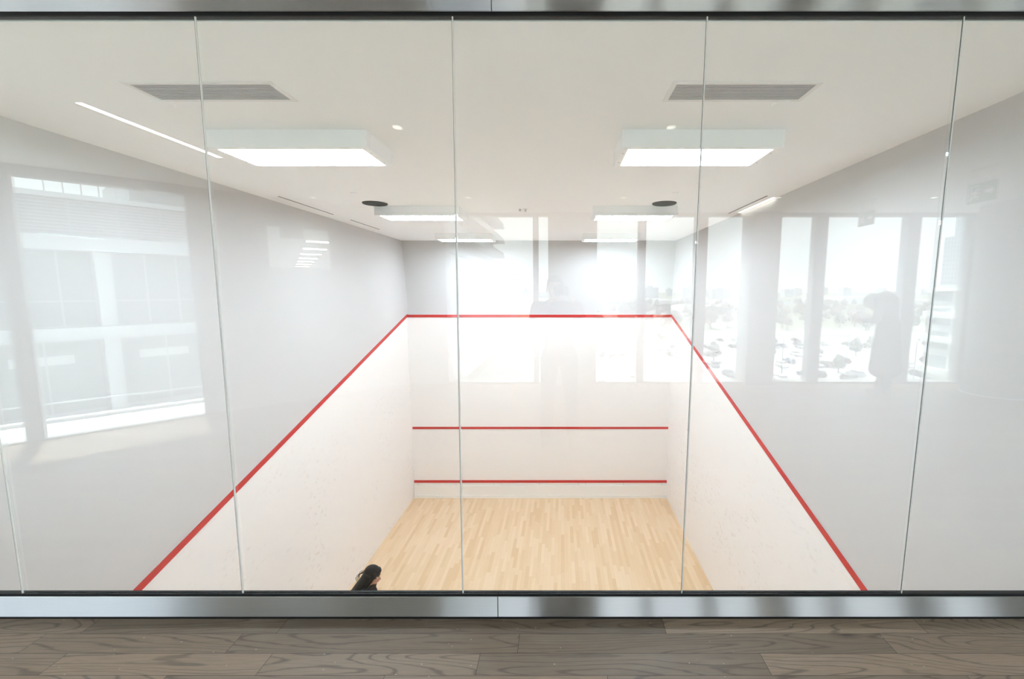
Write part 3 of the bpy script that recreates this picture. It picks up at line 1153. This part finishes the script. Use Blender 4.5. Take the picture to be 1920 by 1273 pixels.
# person in a long dark coat before the right windows, back to the glass, head bowed
PC = dict(head=V(0, .20, 1.37), pitch=1.3, neck=V(0, .07, 1.43), chest=V(0, .03, 1.26), waist=V(0, 0, 1.06), pelvis=V(0, 0, .92),
          shL=V(-.20, .04, 1.41), elL=V(-.27, .04, 1.14), wrL=V(-.16, .26, 1.12), thL=V(0, .2, 1), shR=V(.20, .04, 1.41), elR=V(.27, .04, 1.14), wrR=V(.16, .26, 1.12), thR=V(0, .2, 1),
          hiL=V(-.09, 0, .90), knL=V(-.10, .06, .48), anL=V(-.11, .10, .086), hiR=V(.09, 0, .90), knR=V(.11, -.03, .48), anR=V(.13, -.10, .086))
person('person', (4.98, -2.46, 0), PI - .55, 'person in a long charcoal coat standing with bowed head before the right windows', PC, H=1.80, coat=(.34, .085), top='coat_charcoal', legs='cloth_black', hood=True)

# ================================================================ OUTSIDE
GZ = -18.0
struct(MB().box((-2500, -3000, GZ - 1), (2500, -8, GZ)).done('ground', 'ground'), 'mottled ground stretching to the horizon', 'ground')
struct(MB().box((6, -175, GZ), (190, -70, GZ + .06)).done('car_park', 'asphalt_light'), 'pale car park surface below the windows', 'car park')
struct(MB().box((-19, -420, GZ), (-4, -12, GZ + .05)).done('road', 'asphalt_light'), 'pale road running along the white terraced building', 'road')
struct(MB().box((-30, -196, GZ), (420, -182, GZ + .07)).done('road', 'asphalt_light'), 'pale road beyond the car park', 'road')

# terrace strip just outside the diagonal window
t = empty('terrace', (P0.x, P0.y, 0), rzd)
struct(t, 'white terrace strip with a low kerb outside the diagonal windows', 'terrace')
MB().box((-1.5, .13, -.45), (LW + 1.5, 1.0, -.04)).done('terrace_slab', 'roof_white', t)
MB().box((-1.5, 1.0, -.5), (LW + 1.5, 1.12, .0)).done('kerb', 'cladding_white', t)
b = MB()
b.cyl((-1.5, 1.06, .20), (LW + 1.5, 1.06, .20), .012, seg=8)
for k in range(9):
    b.cyl((-1.2 + k * .9, 1.06, 0), (-1.2 + k * .9, 1.06, .20), .008, seg=8)
b.done('rail', 'cladding_white', t)

# louvred building across from the diagonal window (facade line from virtual (-21.4, 20))
fb = Vector((-21.4, 4 - 20.0))
fdir = Vector((.6, -.8))
t = empty('louvred_building', (fb.x, fb.y, 0), math.atan2(fdir.y, fdir.x))
tag(t, 'pale building with a louvred top storey outside the diagonal windows', 'building')
# local +x along the facade away from the gallery, local +y towards the gallery
MB().box((-22, -12, GZ), (16, -.9, 3.5)).done('wall', 'cladding_white', t)
MB().box((-22, -.35, 3.42), (16, .15, 4.05)).box((-22, -.35, -.62), (16, .10, -.05)).box((-22, -.35, -4.6), (16, .1, -4.1)).done('floor_slab', 'slab_white', t)
MB().box((-22, -.9, 4.05), (16, -.25, 5.7)).done('louvre_backing', 'louvre_grey', t)
b = MB()
for k in range(11):
    z = 4.12 + k * .145
    b.box((-22, -.25, z), (16, -.10, z + .045))
b.done('louvres', 'slab_white', t)
for k in range(24):
    MB().box((-20.5 + k * 1.52, -.1, 4.05), (-20.44 + k * 1.52, -.02, 5.72)).done('louvre_post', 'slab_white', t)
MB().box((-22, -.6, 5.68), (16, .0, 5.85)).box((-22, -1.2, 5.85), (16, -.6, 5.98)).done('cornice', 'slab_white', t)
b = MB()
for k in range(6):
    b.box((-1.3 + k * .56, -1.0, 5.98), (-1.26 + k * .56, -.96, 6.75))
b.box((-1.3, -1.0, 6.72), (1.6, -.96, 6.76))
b.done('roof_railing', 'louvre_grey', t)
MB().box((1.5, -9, 5.9), (16, -1.3, 7.6)).done('penthouse', 'curtain_glass', t)
for k in range(9):
    x = -20.6 + k * 4.1
    MB().box((x, -.75, GZ), (x + .55, -.2, 3.45)).done('pillar', 'slab_white', t)
for k in range(8):
    x = -20.05 + k * 4.1
    w_ = MB().box((x, -.92, .0), (x + 3.5, -.85, 3.4)).done('window', 'curtain_glass', t)
    MB().box((x + 1.2, -.85, .0), (x + 1.27, -.78, 3.4)).box((x + 2.4, -.85, .0), (x + 2.47, -.78, 3.4)).box((x, -.85, 1.1), (x + 3.5, -.78, 1.17)).done('glazing_bar', 'cladding_white', w_)
    w_ = MB().box((x, -.92, -4.0), (x + 3.5, -.85, -.7)).done('window', 'curtain_glass', t)
    MB().box((x + 1.7, -.85, -4.), (x + 1.77, -.78, -.7)).done('glazing_bar', 'cladding_white', w_)
    MB().box((x + .7, -.84, -1.75), (x + 2.6, -.80, -1.35)).done('pale_blind', 'roof_white', w_)  # plain white panel over the lower pane

# white terraced building seen in the first window, running away from the gallery
t = empty('terraced_building', (-21.4, 0, 0))
tag(t, 'long white building with stepped upper balconies seen through the first window', 'building')
MB().box((-18, -205, GZ), (0, -38, 8.6)).done('lower_block', 'fin_facade', t)
MB().box((-18, -207, 8.6), (.8, -38, 9.6)).done('roof_slab', 'slab_white', t)
MB().box((-16, -150, 9.6), (-3.5, -38, 30)).done('upper_block', 'curtain_glass', t)
for z in (13.0, 18.2, 23.4, 28.6):
    MB().box((-16, -154, z), (.9, -38, z + .7)).done('balcony_slab', 'slab_white', t)
    b = MB()
    b.box((.5, -154, z + .7), (.6, -38, z + 1.9))
    b.done('balcony_rail', 'louvre_grey', t)
b = MB()
for k in range(22):
    b.box((-3.5, -150 + k * 5.2, 9.6), (-2.6, -149.2 + k * 5.2, 30))
b.done('upper_fins', 'slab_white', t)

# tall stepped tower and the white block near the right column
t = empty('tower', (0, 0, 0))
tag(t, 'tall stepped grey residential tower beside the round column', 'building')
MB().box((268, -300, GZ), (277, -285, 38)).done('lower_wing', 'tower_facade', t)
MB().box((274.5, -300, GZ), (292, -282, 70)).done('main_shaft', 'tower_facade', t)
MB().box((277, -296, 70), (288, -285, 74)).done('roof_cap', 'tower_grey', t)
t = empty('banded_building', (0, 0, 0))
tag(t, 'white banded low block at the far right outside the windows', 'building')
MB().box((57, -62, GZ), (90, -30, 2)).done('wall', 'band_facade', t)
for z in (-11, -6.2, -2.5, 1.5):
    MB().box((56.4, -62.6, z), (90, -29.5, z + .9)).done('band', 'roof_white', t)

# skyline
rs = random.Random(21)
sk = []
for k in range(26):
    a = -.16 + k * .045 + rs.uniform(-.012, .012)
    d = rs.uniform(900, 1700)
    hgt = 19.6 + d * rs.uniform(-.008, .006)
    wd = rs.uniform(14, 40)
    b = MB()
    b.box((-wd / 2, -12, 0), (wd / 2, 12, hgt)).box((-wd / 5, -6, hgt), (wd / 6, 6, hgt + rs.uniform(2, 5)))
    o = b.done('skyline_building', 'far_facade', None, loc=(a * d, 4 - d, GZ))
    tag(o, 'small hazy building on the skyline', 'building', 'hazy skyline buildings')
WH = [(.27, 620, 60, 5), (.44, 560, 90, 6), (.10, 700, 70, 6), (.62, 600, 80, 6), (.86, 540, 70, 7), (.33, 400, 50, 5), (.72, 820, 120, 6)]
for k, (a, d, wd, hgt) in enumerate(WH):
    o = MB().box((-wd / 2, -15, 0), (wd / 2, 15, hgt)).box((-wd / 2 + 2, -13, hgt), (wd / 2 - 2, 13, hgt + .5)).done('warehouse', 'roof_white', None, loc=(a * d, 4 - d, GZ))
    tag(o, 'low white-roofed warehouse among the trees', 'building', 'white-roofed warehouses')


# trees
def tree_mesh(seed, mat, n=16, low=False):
    r = random.Random(seed)
    t = empty('tree')
    b = MB()
    for k in range(n):
        an = r.uniform(0, 2 * PI)
        d = r.uniform(.2, 2.6)
        z = r.uniform(3.2, 8.2)
        rad = r.uniform(.8, 1.6) * (1.0 if z < 7 else .7)
        b.ico((d * math.cos(an), d * math.sin(an), z), (rad, rad, rad * .85), 2, .22)
    b.ico((0, 0, 5.6), (2.4, 2.4, 2.6), 2, .14)
    b.done('crown', mat, t)
    MB().cyl((0, 0, 0), (0, 0, 5), .28, .14, 8).cyl((0, 0, 3), (1.2, .4, 5.4), .12, .05, 6).cyl((0, 0, 3.2), (-1.0, -.6, 5.6), .12, .05, 6).done('trunk', 'bark', t)
    return t


kinds = [('leaf_green', 'rounded green tree in the wood beyond the car park', 'green trees beyond the car park'),
         ('leaf_olive', 'olive toned tree in the wood beyond the car park', 'olive trees beyond the car park'),
         ('leaf_brown', 'brownish bare-looking tree in the wood beyond the car park', 'brownish trees beyond the car park')]
protos = []
for i, (m_, lb, gr) in enumerate(kinds):
    p = tree_mesh(40 + i, m_)
    tag(p, lb, 'tree', gr)
    protos.append([p, False])
rt = random.Random(8)
cnt = 0
used = []
wh = [(a * d, 4 - d, wd) for a, d, wd, hgt in WH]
while cnt < 210:
    d = 205 + 420 * rt.random() ** 1.5
    a = rt.uniform(.02, .98)
    x, y = a * d, 4 - d
    if any((x - q[0]) ** 2 + (y - q[1]) ** 2 < 64 for q in used) or any(abs(x - q[0]) < q[2] / 2 + 6 and abs(y - q[1]) < 22 for q in wh):
        continue
    used.append((x, y))
    i = rt.choices((0, 1, 2), (5, 3, 4) if d < 300 else (7, 3, 1))[0]
    s = rt.uniform(.7, 1.15)
    if not protos[i][1]:
        protos[i][1] = True
        p = protos[i][0]
        p.location = (x, y, GZ)
        p.scale = (s, s, s)
    else:
        dup(protos[i][0], (x, y, GZ), rt.uniform(0, 6.28), scale=s)
    cnt += 1
# a few trees on islands of the car park
for (x, y, s) in ((42, -112, .62), (58, -118, .6), (66, -96, .5), (88, -122, .62), (97, -128, .6), (108, -110, .5), (36, -148, .6), (30, -88, .4)):
    dup(protos[0][0], (x, y, GZ + .06), rt.uniform(0, 6), scale=s, label='small tree on an island of the car park', group='small trees in the car park')


# cars
def car_mesh(paint, label, group):
    t = empty('car')
    tag(t, label, 'car', group)
    b = MB()
    side = [(-2.2, .35), (-2.15, .85), (-1.6, .98), (-.9, 1.02), (.75, .98), (1.9, .82), (2.2, .6), (2.2, .35)]
    b.poly([(x, -.86, z) for x, z in side], (0, 1.72, 0))
    b.poly([(-1.35, -.72, 1.44), (.35, -.72, 1.44), (.45, -.72, 1.40), (-1.5, -.72, 1.38)], (0, 1.44, 0))
    b.done('car_body', paint, t)
    MB().poly([(-1.95, -.76, .97), (1.0, -.76, .97), (.38, -.70, 1.41), (-1.45, -.70, 1.40)], (0, 1.52, 0)).done('windows', 'car_glass', t)
    for x in (-1.35, 1.4):
        for y in (-.88, .68):
            MB().cyl((x, y, .33), (x, y + .2, .33), .33, seg=16).done('wheel', 'tyre_black', t)
    return t


cars = {}
for c in ('white', 'silver', 'grey', 'black', 'red', 'blue'):
    cars[c] = [car_mesh('car_' + c, f'{c} car parked in the lot below the windows', f'{c} cars in the car park'), False]
rc = random.Random(4)
spots = []
for row, yb in enumerate((-86, -92, -104, -110, -122, -128, -140, -146, -158)):
    x = 12 + rc.uniform(0, 3)
    while x < 150:
        spots.append((x, yb))
        x += 2.9
rc.shuffle(spots)
treepos = [(42, -112), (58, -118), (66, -96), (88, -122), (97, -128), (108, -110), (36, -148), (30, -88)]
n = 0
for x, y in spots:
    if x / (4 - y) > 1.02 or n >= 105:
        continue
    if any(abs(x - a) < 3.2 and abs(y - b_) < 4 for a, b_ in treepos) or any(abs(x - a) < 3 and abs(y - b_) < 3.5 for a, b_ in ((52, -95), (68, -108), (84, -120), (90, -93), (28, -120), (40, -150), (74, -84), (110, -118))):
        continue
    c = rc.choices(('white', 'silver', 'grey', 'black', 'red', 'blue'), (5, 5, 4, 4, 1, 1))[0]
    rz = PI / 2 + rc.choice((0, PI)) + rc.uniform(-.03, .03)
    if not cars[c][1]:
        cars[c][1] = True
        o = cars[c][0]
        o.location = (x, y, GZ + .06)
        o.rotation_euler = (0, 0, rz)
    else:
        dup(cars[c][0], (x, y, GZ + .06), rz)
    n += 1

# lamp posts
lp = None
for x, y in ((52, -95), (68, -108), (84, -120), (90, -93), (28, -120), (40, -150), (74, -84), (110, -118)):
    if lp is None:
        lp = empty('lamp_post', (x, y, GZ + .06))
        tag(lp, 'thin grey lamp post standing in the car park', 'lamp post', 'car park lamp posts')
        MB().cyl((0, 0, 0), (0, 0, 9), .12, .07, 10).cyl((0, 0, 8.9), (-1.9, 0, 9.5), .05, seg=8).done('pole', 'lamp_post_grey', lp)
        MB().box((-2.5, -.15, 9.42), (-1.8, .15, 9.56), .02).done('lamp_head', 'lamp_post_grey', lp)
    else:
        dup(lp, (x, y, GZ + .06))
